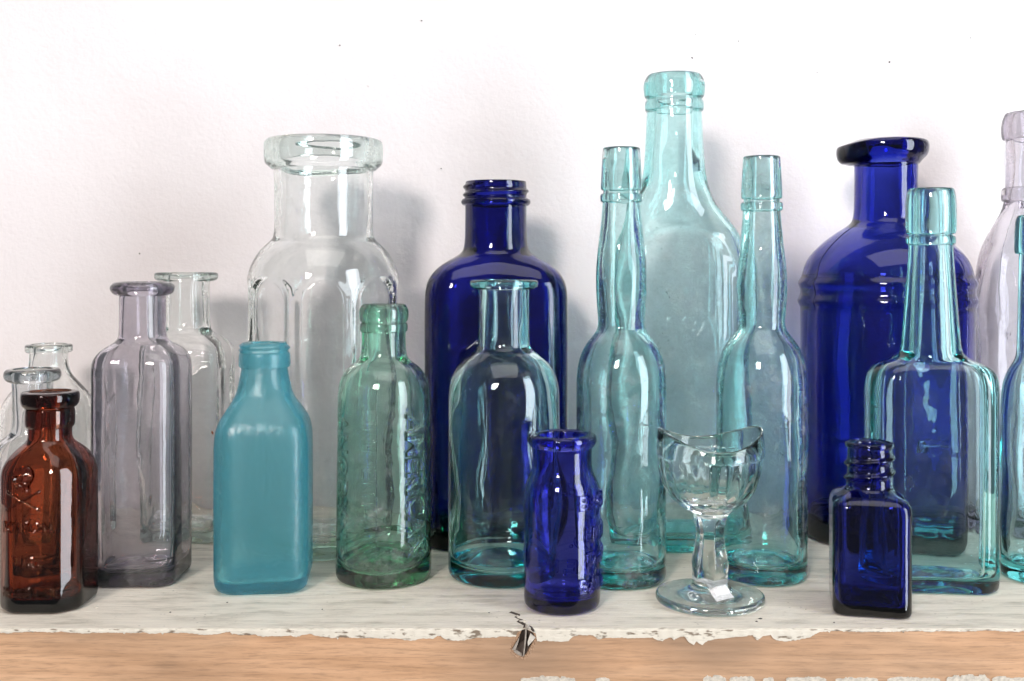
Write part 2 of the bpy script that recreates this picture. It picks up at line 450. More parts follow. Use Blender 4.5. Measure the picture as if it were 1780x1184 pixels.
# the coat of paint on top, hanging over the front edge in a ragged line
lip_tab = [(-330, 1.5), (-165, 1.5), (-90, 1.7), (-60, 2.2), (-30, 3.0), (0, 3.0), (20, 3.2), (45, 3.2), (58, 4.2), (75, 3.6), (88, 2.8), (100, 1.2), (130, .9), (330, .7)]
rs = random.Random(11)
cols = [-330 + i * 0.45 for i in range(1467)]
walk = 0; V, Fc = [], []
rag = []
step = 0
for x in cols:
    if rs.random() < 0.09 + 0.15 * (math.sin(x * .05) > .2): step = rs.uniform(-1, 1)
    walk = walk * 0.72 + 0.28 * step
    L = np.interp(x, [a for a, b in lip_tab], [b for a, b in lip_tab])
    L = L * (1 + 0.42 * walk) + 0.18 * math.sin(x * .23) * min(1, L / 2) + rs.uniform(-.12, .12)
    if rs.random() < 0.02: L += rs.uniform(0.3, 0.8)
    gx = x - xpx(911, SH_Y)
    if -2.4 < gx < 4.0: L = max(0.15, 0.9 + abs(gx - .4) * 0.5 - 1.0)
    rag.append(max(0.12, L))
for i, x in enumerate(cols):
    L = rag[i]
    yj = 0.10 * math.sin(x * .33) + 0.08 * math.sin(x * 1.7)
    notch = 0.0
    V += [(x, WALL_Y - 1, 0.0), (x, SH_Y + 14, 0.0), (x, SH_Y + 2.0, 0.0), (x, SH_Y + 0.5, -0.03 + 0.05 * math.sin(x * 2.1)), (x, SH_Y - 0.20 + yj, -0.30),
          (x, SH_Y - 0.30 + yj * .6, -0.55 * min(1, L)), (x, SH_Y - 0.27 + yj * .4, -0.75 * L), (x, SH_Y - 0.24, -L), (x, SH_Y + 0.25, -L - .05)]
K = 9
for i in range(len(cols) - 1):
    for k in range(K - 1):
        a = i * K + k
        Fc.append((a, a + 1, a + K + 1, a + K))
coat = mesh_obj('paint_coat', V, Fc, M_PAINT, shelf, smooth=False)
# paint left along the lower edge
rem = [(905, 1000, 9, 5), (1035, 1060, 4, 3), (1222, 1262, 10, 4), (1268, 1312, 10, 6), (1326, 1345, 5, 3), (1366, 1436, 8, 6), (1452, 1526, 6, 5), (1542, 1634, 6, 5), (1645, 1720, 14, 6), (1724, 1790, 8, 5)]
for k, (x0, x1, h, jg) in enumerate(rem):
    rs = random.Random(50 + k)
    n = max(8, int((x1 - x0) / 1.6)); V, Fc = [], []
    hh = 0
    for i in range(n + 1):
        x = xpx(x0 + (x1 - x0) * i / n, SH_Y)
        env = math.sin(math.pi * min(1, max(0, i / n))) ** 0.35 if 0 < i < n else 0.05
        hh = hh * .45 + .55 * rs.uniform(-1, 1) if rs.random() < .45 else hh
        top = zpx(1181 - (h * 0.9 * (0.65 + .5 * hh) * env), SH_Y)
        V += [(x, SH_Y - 0.05, top), (x, SH_Y - 0.16, top - 0.03), (x, SH_Y - 0.17, -24.0), (x, SH_Y - .05, -24.2)]
    for i in range(n):
        for q in range(3):
            a = i * 4 + q
            Fc.append((a, a + 1, a + 5, a + 4))
    mesh_obj('paint_remnant', V, Fc, M_REMNANT, shelf, smooth=False)

def shard(name, pts, y0, y1, mat, parent):
    """a flat chip with a little thickness standing in the gouge"""
    n = len(pts); V = []
    for a, b in pts: V.append((xpx(a, SH_Y), SH_Y + y0, zpx(b, SH_Y)))
    for a, b in pts: V.append((xpx(a, SH_Y), SH_Y + y1, zpx(b, SH_Y)))
    Fc = [tuple(range(n - 1, -1, -1)), tuple(range(n, 2 * n))]
    for i in range(n): Fc.append((i, (i + 1) % n, n + (i + 1) % n, n + i))
    return mesh_obj(name, V, Fc, mat, parent, smooth=False)
shard('splinter', [(913.5, 1083), (916, 1088), (914.5, 1112), (911, 1140), (909.4, 1138), (912, 1110)], -0.7, 0.4, M_SPLINT, shelf)
shard('paint_flake', [(922, 1101), (931, 1108), (918, 1123), (917, 1116)], -0.2, 0.2, M_FLAKE, shelf)
shard('splinter', [(890, 1129), (895, 1121), (903, 1107), (901, 1116), (896, 1130)], -0.25, 0.5, M_SPLINT, shelf)
shard('splinter', [(891, 1131), (898, 1131), (907, 1136), (909, 1142), (900, 1138)], -0.15, 0.5, M_SPLINT, shelf)
# dark sheet in the gouge: the cavity's shade put into its colour
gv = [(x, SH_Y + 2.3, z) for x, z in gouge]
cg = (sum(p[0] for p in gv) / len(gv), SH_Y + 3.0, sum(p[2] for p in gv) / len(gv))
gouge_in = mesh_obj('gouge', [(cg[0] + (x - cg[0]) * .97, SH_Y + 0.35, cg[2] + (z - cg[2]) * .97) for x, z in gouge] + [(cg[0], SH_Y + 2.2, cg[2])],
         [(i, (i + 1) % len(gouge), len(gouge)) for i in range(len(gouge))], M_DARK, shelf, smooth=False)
# the crack running back over the top from the gouge: a chain of dark splits with curled flakes
def ground(pxx, pyy):
    v = (CY - pyy) / F
    t = CAMH / (math.sin(PITCH) - v * math.cos(PITCH))
    return (pxx - CX) / F * t, t * (math.cos(PITCH) + v * math.sin(PITCH))
for k, pts in enumerate([[(885, 1065), (889, 1063), (904, 1068), (904, 1071), (896, 1069), (888, 1066)], [(894, 1073), (897, 1071), (900, 1075), (909, 1077), (906, 1079), (898, 1075)],
                         [(898, 1081), (902, 1078), (911, 1083), (917, 1087), (913, 1089), (904, 1084)], [(920, 1087), (925, 1090), (929, 1096), (926, 1096), (921, 1090)]]):
    g = [ground(*p) for p in pts]; n = len(g)
    V = [(x, y, 0.06) for x, y in g] + [(x, y, -0.4) for x, y in g]
    mesh_obj('crack', V, [tuple(range(n))] + [(i, n + i, n + (i + 1) % n, (i + 1) % n) for i in range(n)], M_DARK, shelf, smooth=False)
for k, (a, b, r_) in enumerate([(899, 1072, .5), (905, 1081, .6), (912, 1079, .4), (920, 1093, .5)]):
    x, y = ground(a, b); blob('paint_flake', (x, y, 0.25), r_, r_ * .8, .25, M_FLAKE, shelf, 80 + k)
# drips of dust and small chips lying on the shelf
for k, (a, b, r_) in enumerate([(168, 1056, .7), (296, 1065, .35), (395, 1048, .3), (850, 1066, .25), (700, 1056, .3), (1322, 1076, .7), (1315, 1081, .4), (1450, 1083, .3), (560, 1060, .25), (1400, 1060, .25)]):
    x, y = ground(a, b); blob('dust_chip', (x, y, 0.15), r_, r_ * .7, .2, M_FLAKE if k in (0, 4, 9) else M_SPECK, shelf, 120 + k)

# ------------------------------------------------------------------ bottles
N = 96
TH = np.linspace(0, 2 * math.pi, N, endpoint=False)

class Bottle:
    pass

def bottle(name, label, cat, group, cx, D, levels, mat, shape=s_circle, rot=0.0, neck_from=None, t=2.2, tb=5.0, bore=0.68,
           kick=2.0, seed=1, warp=1.0, outer_fn=None, inner_shape=None, corner=2.2, tbcurve=0.0, n=None, x_mm=None, thread=None):
    th = TH if n is None else np.linspace(0, 2 * math.pi, n, endpoint=False)
    nn = len(th)
    x = xpx(cx, D) if x_mm is None else x_mm
    phi = math.atan2(x, D)
    k = D / F * math.cos(phi)
    sh = shape(th - rot)
    P = np.stack([sh * np.cos(th), sh * np.sin(th)])
    e = np.array([math.cos(phi), -math.sin(phi)])
    pr = e @ P
    sh = sh / ((pr.max() - pr.min()) / 2)
    circ = np.ones(nn)
    def ring(z, hw, wgt): return np.concatenate([np.full(nn, z), hw * k * ((1 - wgt) * circ + wgt * sh)])
    lv = [(zpx(y, D), hw, wg) for y, hw, wg in levels]
    R0 = ring(0, lv[0][1], lv[0][2])[nn:]
    def flat(z, f): return np.concatenate([np.full(nn, z), R0 * f])
    def inset(z, d): return np.concatenate([np.full(nn, z), R0 - d])
    c = corner
    seq = [flat(0.9 + kick * .45, 0.03), flat(0.9 + kick * .4, 0.4), flat(0.5, 0.74), flat(0.15, 0.84), inset(0.15, c * 1.0), inset(0.15 + c * .25, c * .25), inset(0.15 + c, 0.0), inset(0.3 + c * 2.2, 0.0)]
    R0keep = lv[0]
    while lv[0][0] < 1.5 + c * 2.2:
        lv.pop(0)
        neck_from = neck_from - 1 if neck_from is not None else None
    outer_lv = [ring(*q) for q in lv]
    seq += [o for o in outer_lv]
    zt = lv[-1][0]
    rt = outer_lv[-1][nn:].min()
    nf = neck_from if neck_from is not None else len(lv) - 2
    rn = min(outer_lv[i][nn:].min() for i in range(nf, len(lv)))
    b = rn * bore
    def bo(z, r): return np.concatenate([np.full(nn, z), np.full(nn, r)])
    top = [np.concatenate([np.full(nn, zt), np.full(nn, rt - 0.5)]), bo(zt + 0.02, (rt + b) / 2), bo(zt - 0.15, b + 0.25), bo(zt - 1.2, b)]
    for i in range(len(lv) - 2, nf - 1, -1):
        if lv[i][0] < zt - 2.5: top.append(bo(lv[i][0], max(b, outer_lv[i][nn:].min() * bore)))
    inner = []
    for i in range(nf - 1, -1, -1):
        z = lv[i][0]
        if z < tb + 3: continue
        r = outer_lv[i][nn:]
        r = np.maximum(r - t, np.minimum(b, r * .8))
        inner.append(np.concatenate([np.full(nn, z - 0.4), r]))
    ri = R0 - t * 1.05
    bi = [np.concatenate([np.full(nn, tb + 5.0), ri]), np.concatenate([np.full(nn, tb + 1.6), ri * 0.985]), np.concatenate([np.full(nn, tb + 0.2), ri * 0.90]),
          np.concatenate([np.full(nn, tb + kick * .35), ri * 0.66]), np.concatenate([np.full(nn, tb + kick * .9), ri * 0.3]), np.concatenate([np.full(nn, tb + kick), ri * 0.03])]
    while inner and inner[-1][0] < tb + 6: inner.pop()
    n_out = len(seq)
    o_s = chaikin(densify(chaikin(seq + top[:2], 2), 4.0, None if thread is None else (zpx(thread[0], D) - 1, zpx(thread[1], D) + 1)), 1)
    i_s = chaikin(densify(chaikin(top[1:] + inner + bi, 2), 4.0), 1)
    oz, orr = o_s[:, :nn].copy(), o_s[:, nn:].copy()
    iz, irr = i_s[:, :nn].copy(), i_s[:, nn:].copy()
    thm = th[None, :]
    fade = np.clip(oz / 12.0, 0.15, 1)
    orr = orr * (1 + 0.0045 * warp * wob(thm, oz, seed, zl=45) * fade)
    if outer_fn is not None:
        orr = orr + outer_fn(thm, oz, orr)
    if thread is not None:       # photo y of the lowest and highest turn, turns, depth, half height of a turn, start angle
        z0, z1 = zpx(thread[0], D), zpx(thread[1], D); pitch = (z1 - z0) / thread[2]
        u = ((thm - thread[5]) % (2 * math.pi)) / (2 * math.pi)
        best = np.zeros_like(oz)
        for q in range(int(thread[2]) + 2):
            pos = q + u
            on = np.clip(np.minimum(pos, thread[2] - pos) * 12, 0, 1)
            best = np.maximum(best, on * np.exp(-((oz - z0 - pos * pitch) / thread[4]) ** 2))
        orr = orr + thread[3] * best * (orr > 2)
    amp = np.where(irr > 1.0, 0.34 * t, 0.0) * np.clip((zt - iz) / 6.0, 0, 1)
    irr = irr + amp * warp * wob(thm, iz, seed + 77, n=8, kmax=5, zl=34)
    iz = iz + np.where(iz < tb + 4, 0.7 * warp * np.sin(thm + seed) * irr / max(irr.max(), 1), 0) + tbcurve * np.where(iz < tb + 6, np.sin(thm + 0.3) * irr / max(irr.max(), 1), 0)
    iz = np.maximum(iz, 1.6 + kick * .5)
    rz = np.concatenate([oz, iz[1:]]); rr = np.concatenate([orr, irr[1:]])
    Vv, Ff = loft(rz, rr, th)
    root = thing(name, label, cat, x, D, group)
    body = mesh_obj('body', Vv, Ff, mat, root)
    B = Bottle(); B.root = root; B.body = body; B.x = x; B.D = D; B.k = k; B.th = th; B.mat = mat; B.phi = phi
    cut = int(np.argmax(oz[:, 0] >= zt - 0.01)) or len(oz)
    B.oz, B.orr = oz[:, 0], orr
    B.zt = zt; B.front = math.atan2(-D, -x)
    print(name, 'x %.0f D %.0f  r %.1f..%.1f  depth %.0f-%.0f  x %.0f..%.0f  top %.0f' % (x, D, R0.min(), R0.max(), D - (R0 * np.abs(np.sin(th))).max(), D + (R0 * np.abs(np.sin(th))).max(),
          x - (R0 * np.abs(np.cos(th))).max(), x + (R0 * np.abs(np.cos(th))).max(), zt))
    return B

def rad(B, ang, z):
    ang = ang % (2 * math.pi)
    zz = B.oz; i0 = int(np.argmax(zz > 3.0))
    i = i0 + int(np.searchsorted(zz[i0:], z))
    i = min(max(i, i0 + 1), len(zz) - 1)
    f = (z - zz[i - 1]) / max(zz[i] - zz[i - 1], 1e-6); f = min(max(f, 0), 1)
    nn = len(B.th); a = ang / (2 * math.pi) * nn; j = int(a) % nn; g = a - int(a)
    def at(r): return r[j] * (1 - g) + r[(j + 1) % nn] * g
    return at(B.orr[i - 1]) * (1 - f) + at(B.orr[i]) * f

def applied_ring(B, name, prof, gap=-0.35, fn=None, mat=None, n=96, iters=2):
    """a ring of glass laid on the neck: prof = (photo y, half width px) from below to above"""
    th = np.linspace(0, 2 * math.pi, n, endpoint=False)
    pts = [(hw * B.k, zpx(y, B.D)) for y, hw in prof]
    z0, z1 = min(p[1] for p in pts), max(p[1] for p in pts)
    rin = max(rad(B, a, z) for a in np.linspace(0, 6.2, 12) for z in np.linspace(z0 - .3, min(z1, B.zt) + .1, 6)) + gap
    pts = [(max(r, rin + 0.35), z) for r, z in pts]
    loop = pts + [(rin, z1 + 0.03), (rin, z1 + .03), (rin, z0 - 0.1), (rin, z0 - .1)]
    L = chaikin(np.array(loop), iters, closed=True)
    L[:, 0] = np.maximum(L[:, 0], rin)
    rz = np.repeat(L[:, 1:2], n, 1); rr = np.repeat(L[:, 0:1], n, 1)
    rr = rr + np.where(rr > rin + .3, 0.06 * wob(th[None, :], rz, 5, zl=9), 0)
    if fn is not None: rz, rr = fn(th[None, :], rz, rr, rin)
    Vv, Ff = loft(rz, rr, th, closed=True)
    return mesh_obj(name, Vv, Ff, mat or B.mat, B.root)

def tube(B, name, pts, rt, mat=None, n=8, taper=True, parent=None):
    P = [np.array(p, float) for p in pts]; m = len(P); V, Fc = [], []
    for i in range(m):
        d = P[min(i + 1, m - 1)] - P[max(i - 1, 0)]; d = d / (np.linalg.norm(d) + 1e-9)
        out = np.array([P[i][0], P[i][1], 0]); out = out / (np.linalg.norm(out) + 1e-9)
        s = np.cross(d, out); s = s / (np.linalg.norm(s) + 1e-9); u = np.cross(s, d)
        f = 1.0
        if taper: f = min(1, 0.12 + min(i, m - 1 - i) / 5.0)
        for q in range(n):
            a = 2 * math.pi * q / n
            V.append(P[i] + (s * math.cos(a) + u * math.sin(a)) * rt * f)
    for i in range(m - 1):
        for q in range(n):
            Fc.append((i * n + q, i * n + (q + 1) % n, (i + 1) * n + (q + 1) % n, (i + 1) * n + q))
    Fc.append(tuple(range(n))[::-1]); Fc.append(tuple((m - 1) * n + q for q in range(n)))
    return mesh_obj(name, V, Fc, mat or B.mat, parent or B.root)

def seam(B, y0, y1, ang, rt, name='mould_seam', mat=None):
    z0, z1 = zpx(y0, B.D), zpx(y1, B.D); pts = []
    for i in range(41):
        z = z0 + (z1 - z0) * i / 40
        a = ang + 0.006 * math.sin(i * .5)
        r = rad(B, a, z) + rt * 0.3
        pts.append((r * math.cos(a), r * math.sin(a), z))
    return tube(B, name, pts, rt, mat=mat, n=6)

def text_mesh(txt, size, depth, bev, spacing=1.0, bold=0.0, left=False):
    cu = bpy.data.curves.new('t', 'FONT'); cu.body = txt; cu.size = size; cu.extrude = depth; cu.bevel_depth = bev; cu.bevel_resolution = 1
    cu.offset = bold; cu.align_x = 'LEFT' if left else 'CENTER'; cu.align_y = 'CENTER'; cu.space_character = spacing; cu.resolution_u = 3
    o = bpy.data.objects.new('t', cu); C.objects.link(o)
    dg = bpy.context.evaluated_depsgraph_get()
    me = bpy.data.meshes.new_from_object(o.evaluated_get(dg))
    bm = bmesh.new(); bm.from_mesh(me)
    bmesh.ops.remove_doubles(bm, verts=bm.verts, dist=1e-5)
    bmesh.ops.triangulate(bm, faces=bm.faces)
    for _ in range(3):
        long = [e for e in bm.edges if e.calc_length() > size * 0.22]
        if not long: break
        bmesh.ops.subdivide_edges(bm, edges=long, cuts=1)
        bmesh.ops.triangulate(bm, faces=bm.faces)
    V = [tuple(v.co) for v in bm.verts]; bm.verts.index_update()
    Fc = [tuple(v.index for v in f.verts) for f in bm.faces]
    bm.free(); bpy.data.objects.remove(o); bpy.data.curves.remove(cu); bpy.data.meshes.remove(me)
    return V, Fc

def face_z(B, ang, y):
    """height at which photo row y meets the glass at the angle ang"""
    z = zpx(y, B.D)
    for _ in range(3): z = zpx(y, B.D + rad(B, ang, z) * math.sin(ang))
    return z

def emboss(B, name, V, Fc, ang, zc, depth, vertical=False, flat=False, gap=-0.15, mat=None, label=None):
    """lay a flat relief (x, y, height) onto the glass round the angle ang"""
    out = []
    r0 = rad(B, ang, zc)
    for (a, b, h) in V:
        s, u = (b, -a) if vertical else (a, b)
        z = zc + u
        th = ang + (math.atan(s / r0) if flat else s / r0)
        r = rad(B, th, z)
        hh = h + depth + gap
        nx_, ny_ = (math.cos(ang), math.sin(ang)) if flat else (math.cos(th), math.sin(th))
        out.append((r * math.cos(th) + nx_ * hh, r * math.sin(th) + ny_ * hh, z))
    o = mesh_obj(name, out, Fc, mat or B.mat, B.root, smooth=False)
    if label: o['label'] = label
    return o
def lettering(B, txt, size, ang, y, depth=0.3, bev=0.12, vertical=False, flat=False, spacing=1.0, gap=-0.15, bold=0.0, name='lettering', left=False):
    V, Fc = text_mesh(txt, size, depth, bev, spacing, bold, left)
    return emboss(B, name, V, Fc, ang, face_z(B, ang, y), depth + bev, vertical, flat, gap)

# ---- amber poison bottle
A = bottle('poison_bottle', 'small dark amber bottle embossed with a skull and crossbones', 'bottle', None, 87, 366,
           [(1040, 85.5, 1), (960, 85.5, 1), (880, 85.5, 1), (838, 85.5, 1), (816, 85, 1), (800, 79, 1), (786, 69, .9), (774, 54, .5), (766, 43, 0), (758, 39, 0), (735, 40, 0), (715, 40, 0), (700, 40, 0), (683, 40, 0)],
           M_AMBER, s_cham(1.0, 0.42), 0.0, neck_from=9, t=1.9, tb=3.2, seed=3, corner=2.0)
applied_ring(A, 'collar', [(742, 42), (736, 45), (716, 44.5), (709, 44)])
applied_ring(A, 'lip', [(708, 45), (706, 48), (700, 52), (690, 53), (682, 52), (680, 47)])
fz = -math.pi / 2
lettering(A, 'POISON.', 4.7, fz - .10, 918, depth=.36, bev=.14, flat=True, spacing=1.12)
lettering(A, 'LIQ.', 4.4, fz - .10, 978, depth=.36, bev=.14, flat=True, spacing=1.15)
lettering(A, 'MORPHINE', 4.2, fz - .08, 1032, depth=.36, bev=.14, flat=True, spacing=1.0)
def relief_disc(cx, cy, rx, ry, h, n=18, m=4, holes=()):
    V, Fc = [], []
    for i in range(m + 1):
        f = i / m
        for j in range(n):
            a = 2 * math.pi * j / n
            V.append((cx + rx * (1 - f * .97) * math.cos(a), cy + ry * (1 - f * .97) * math.sin(a), -h + 2 * h * math.sin(f * math.pi / 2)))
    for i in range(m):
        for j in range(n):
            Fc.append((i * n + j, i * n + (j + 1) % n, (i + 1) * n + (j + 1) % n, (i + 1) * n + j))
    Fc.append(tuple(range(n))[::-1])
    Fc.append(tuple(m * n + j for j in range(n)))
    return V, Fc
def skull_relief():
    """height field of a skull: cranium, jaw, eye sockets, nose and teeth"""
    V, Fc = [], []
    n = 40; S = 4.4
    keep = {}
    def inside_s(x, y): return (x / 2.9) ** 2 + ((y - .9) / 2.8) ** 2 < 1 or (abs(x) < 1.75 - 0.12 * (-y - .8) and -3.6 < y < 0)
    for j in range(n + 1):
        for i in range(n + 1):
            x = -S + 2 * S * i / n; y = -S + 2 * S * j / n
            if not inside_s(x, y): continue
            h = 0.65 * (1 - 0.5 * ((x / 3) ** 2 + ((y - .6) / 3.4) ** 2))
            for ex in (-1.2, 1.2):
                d = math.hypot((x - ex) / .85, (y - .3) / .8)
                h -= 0.75 * math.exp(-d ** 4)
            d = math.hypot(x / .42, (y + 1.15) / .55); h -= 0.5 * math.exp(-d ** 4)
            if y < -2.1: h -= 0.28 * (0.5 + 0.5 * math.cos(x * 5.2)); h -= .25 * math.exp(-((y + 2.7) / .18) ** 2)
            keep[(i, j)] = len(V); V.append((x, y, h - .1))
    nb = len(V)
    for (i, j), a in list(keep.items()):
        q = [(i, j), (i + 1, j), (i + 1, j + 1), (i, j + 1)]
        if all(p in keep for p in q): Fc.append(tuple(keep[p] for p in q))
    # back sheet and rim
    base = len(V)
    V += [(x, y, -0.32) for x, y, h in V]
    top = list(Fc)
    Fc += [tuple(base + i for i in f[::-1]) for f in top]
    from collections import Counter
    ed = Counter()
    for f in top:
        for i in range(4): ed[(f[i], f[(i + 1) % 4])] += 1
    for (a, b) in list(ed):
        if (b, a) not in ed: Fc.append((b, a, base + a, base + b))
    return V, Fc
SK, SKF = skull_relief()
emboss(A, 'skull_relief', [(x * 1.22, y * 1.22, h * 1.7) for x, y, h in SK], SKF, fz - .20, face_z(A, fz, 834), 0.45, flat=True, mat=M_AMBER)
def bone(p, q, r, h):
    V, Fc = [], []
    d = np.array(q) - np.array(p); L = np.linalg.norm(d); d = d / L; s = np.array([-d[1], d[0]])
    n = 26; m = 8
    for i in range(n + 1):
        f = i / n; w_ = r * (0.8 + 0.9 * math.exp(-((min(f, 1 - f)) / .07) ** 2)) * (1 if 0 < i < n else .15)
        c = np.array(p) + d * L * f
        for j in range(m):
            a = 2 * math.pi * j / m
            o = c + s * w_ * math.cos(a); V.append((o[0], o[1], h * math.sin(a) * (1 if 0 < i < n else .2)))
    for i in range(n):
        for j in range(m): Fc.append((i * m + j, i * m + (j + 1) % m, (i + 1) * m + (j + 1) % m, (i + 1) * m + j))
    Fc.append(tuple(range(m))[::-1]); Fc.append(tuple(n * m + j for j in range(m)))
    return V, Fc
kk = A.k
for (x0, y0, x1, y1) in [(28, 890, 93, 852), (30, 853, 93, 889)]:
    c = (61, 871)
    Vb, Fb = bone(((x0 - c[0]) * kk * 1.05, (c[1] - y0) * kk), ((x1 - c[0]) * kk * 1.05, (c[1] - y1) * kk), 0.55, 0.55)
    emboss(A, 'crossbone', Vb, Fb, fz - .20, face_z(A, fz, 871), 0.4, flat=True, mat=M_AMBER)

# ---- clear bottle behind the amber one, and a second behind it
Bc = bottle('medicine_bottle', 'clear bottle with thick flared lip, half hidden behind the amber bottle', 'bottle', 'clear glass medicine bottles', 58, 404,
            [(1010, 84, 1), (900, 84, 1), (810, 84, 1), (785, 80, 1), (768, 66, .8), (757, 46, .2), (748, 38, 0), (720, 36.5, 0), (680, 36.5, 0), (660, 37, 0), (643, 37, 0)],
            M_GREYCLEAR, s_cham(0.9, .35), 0.0, neck_from=6, t=2.0, tb=4, seed=9, x_mm=-180)
applied_ring(Bc, 'lip', [(664, 40), (661, 47), (655, 51), (646, 51), (641, 46)])
Bd = bottle('round_bottle', 'clear bottle with beaded rim and sloping shoulder at the far left end', 'bottle', 'clear glass medicine bottles', 85, 460,
            [(940, 92, 0), (850, 92, 0), (760, 92, 0), (715, 88, 0), (690, 76, 0), (668, 56, 0), (652, 41, 0), (640, 36, 0), (625, 34, 0), (612, 34, 0), (601, 34, 0)],
            M_CLEAR, neck_from=7, t=2.0, tb=5, seed=12)
applied_ring(Bd, 'lip', [(613, 37), (611, 42), (605, 42), (600, 42), (598, 38)])

# ---- purple square bottle
Pp = bottle('square_bottle', 'tall square lilac-grey bottle with dark ring lip', 'bottle', None, 248, 396,
            [(990, 87.5, 1), (900, 88, 1), (780, 88, 1), (680, 88, 1), (640, 88, 1), (624, 86, 1), (611, 78, .95), (601, 64, .75), (594, 50, .3), (586, 42, 0), (560, 41, 0), (530, 41, 0), (510, 41, 0), (494, 41, 0)],
            M_PURPLE, s_cham(1.0, .26), 0.0, neck_from=9, t=2.6, tb=5.5, seed=21, warp=1.1)
applied_ring(Pp, 'lip', [(514, 44), (511, 52), (503, 57.5), (497, 57), (491, 50), (490, 45)])

# ---- clear panelled bottle behind
def panel4(th, z, r):
    out = 0
    for c0 in (-math.pi / 2, math.pi / 2, 0, math.pi):
        d = np.abs(np.angle(np.exp(1j * (th - c0))))
        m = 1 / (1 + np.exp((d - 0.50) * 42))
        out = out - 0.9 * m * (1 / (1 + np.exp((z - zpx(640, 458)) * 1.6))) * (1 / (1 + np.exp((16 - z) * 1.4)))
    return out
Cc = bottle('panelled_bottle', 'clear square panelled bottle with flat flanged lip behind the lilac-grey one', 'bottle', 'clear glass medicine bottles', 324, 458,
            [(920, 87, 1), (800, 87, 1), (700, 87, 1), (640, 87, 1), (612, 86, 1), (598, 80, .95), (586, 64, .7), (576, 46, .2), (566, 42, 0), (540, 41, 0), (500, 41, 0), (488, 41, 0), (475, 41, 0)],
            M_CLEAR, s_rrect(1.0, .25), 0.0, neck_from=8, t=2.0, tb=5, seed=31, outer_fn=panel4)
applied_ring(Cc, 'lip', [(489, 45), (487, 53), (483, 56), (476, 56), (473, 52)])

# ---- large clear jar with arched panels
JD = 444
def arches(th, z, r):
    zt = zpx(520, JD); zb = zpx(960, JD); Rm = 30.0
    out = 0
    n = 8; sp = 2 * math.pi / n
    for i in range(n):
        c0 = -math.pi / 2 + 0.16 + i * sp
        d = np.angle(np.exp(1j * (th - c0))) * Rm
        hwid = 9.8
        top = zt + np.sqrt(np.maximum(hwid ** 2 - d ** 2, 0)) * 0.95
        # signed distance to the arch outline, inside negative
        dist = np.where(z > zt, np.sqrt(d ** 2 + ((z - zt) / .95) ** 2) - hwid, np.abs(d) - hwid)
        m = 1 / (1 + np.exp(np.clip(dist * 5.5, -40, 40))) / (1 + np.exp(np.clip((zb - z) * 2.0, -40, 40)))
        out = out - 1.15 * m + 0.35 * np.exp(-(dist / .55) ** 2) * (z > zb)
    return out
J = bottle('glass_jar', 'large clear wide-mouthed jar with arched side panels and heavy rim', 'jar', None, 563, JD,
           [(940, 132, 0), (860, 133, 0), (760, 134, 0), (640, 135, 0), (540, 135, 0), (495, 134, 0), (465, 128, 0), (442, 116, 0), (427, 102, 0), (417, 90, 0), (408, 86, 0), (380, 85.5, 0), (330, 86, 0), (300, 86.5, 0), (270, 87, 0), (248, 87, 0)],
           M_JAR, neck_from=10, t=2.6, tb=5.5, bore=.88, kick=3, seed=41, outer_fn=arches, n=192)
applied_ring(J, 'lip', [(296, 90), (291, 95), (285, 103), (268, 104), (252, 104), (245, 101), (243, 93)], iters=2)

# ---- frosted turquoise bottle
Tq = bottle('frosted_bottle', 'opaque-looking frosted turquoise square bottle with screw neck', 'bottle', None, 460, 388,
            [(995, 86.5, 1), (900, 86.5, 1), (800, 86.5, 1), (752, 86, 1), (728, 80, .95), (708, 67, .8), (690, 54, .5), (672, 47, .2), (655, 43, 0), (640, 40.5, 0), (625, 40, 0), (610, 40, 0), (595, 38.5, 0)],
            M_FROST, s_rrect(1.0, .42), 0.10, neck_from=8, t=2.6, tb=4, bore=.72, seed=51, corner=4.0, warp=.6, thread=(609, 598, 1.5, 1.1, .8, 2.6))
applied_ring(Tq, 'collar', [(638, 42), (637, 45), (628, 45.5), (614, 44.5), (612, 42)])

# ---- sea green liniment bottle
G = bottle('embossed_bottle', 'sea green round bottle with raised vertical lettering down its side', 'bottle', None, 667, 396,
           [(1000, 83.5, 0), (940, 83, 0), (850, 82, 0), (760, 81, 0), (700, 80.5, 0), (672, 79, 0), (652, 73, 0), (638, 62, 0), (628, 48, 0), (620, 41, 0), (608, 38.5, 0), (585, 38, 0), (560, 38, 0), (545, 37, 0), (530, 36, 0)],
           M_GREEN, neck_from=9, t=2.5, tb=7.0, bore=.66, kick=1.5, seed=61, warp=1.0, tbcurve=3.6)
applied_ring(G, 'collar', [(577, 39), (575, 41.5), (567, 42), (562, 41), (561, 39.5)])
applied_ring(G, 'lip', [(560, 39.5), (557, 42), (548, 43.5), (538, 43), (531, 39), (529, 36.5)])
fg = G.front
lettering(G, 'AMERICAN', 10.4, fg + 0.66, 845, depth=.55, bev=.22, vertical=True, spacing=0.98, bold=.12)
lettering(G, 'LINIMENT', 8.0, fg - 0.33, 800, depth=.14, bev=.10, vertical=True, spacing=1.02)
lettering(G, 'ANODYNE', 9.6, fg - 1.05, 840, depth=.22, bev=.12, vertical=True, spacing=1.08)
seam(G, 1000, 640, fg - math.asin(.15), 0.14)

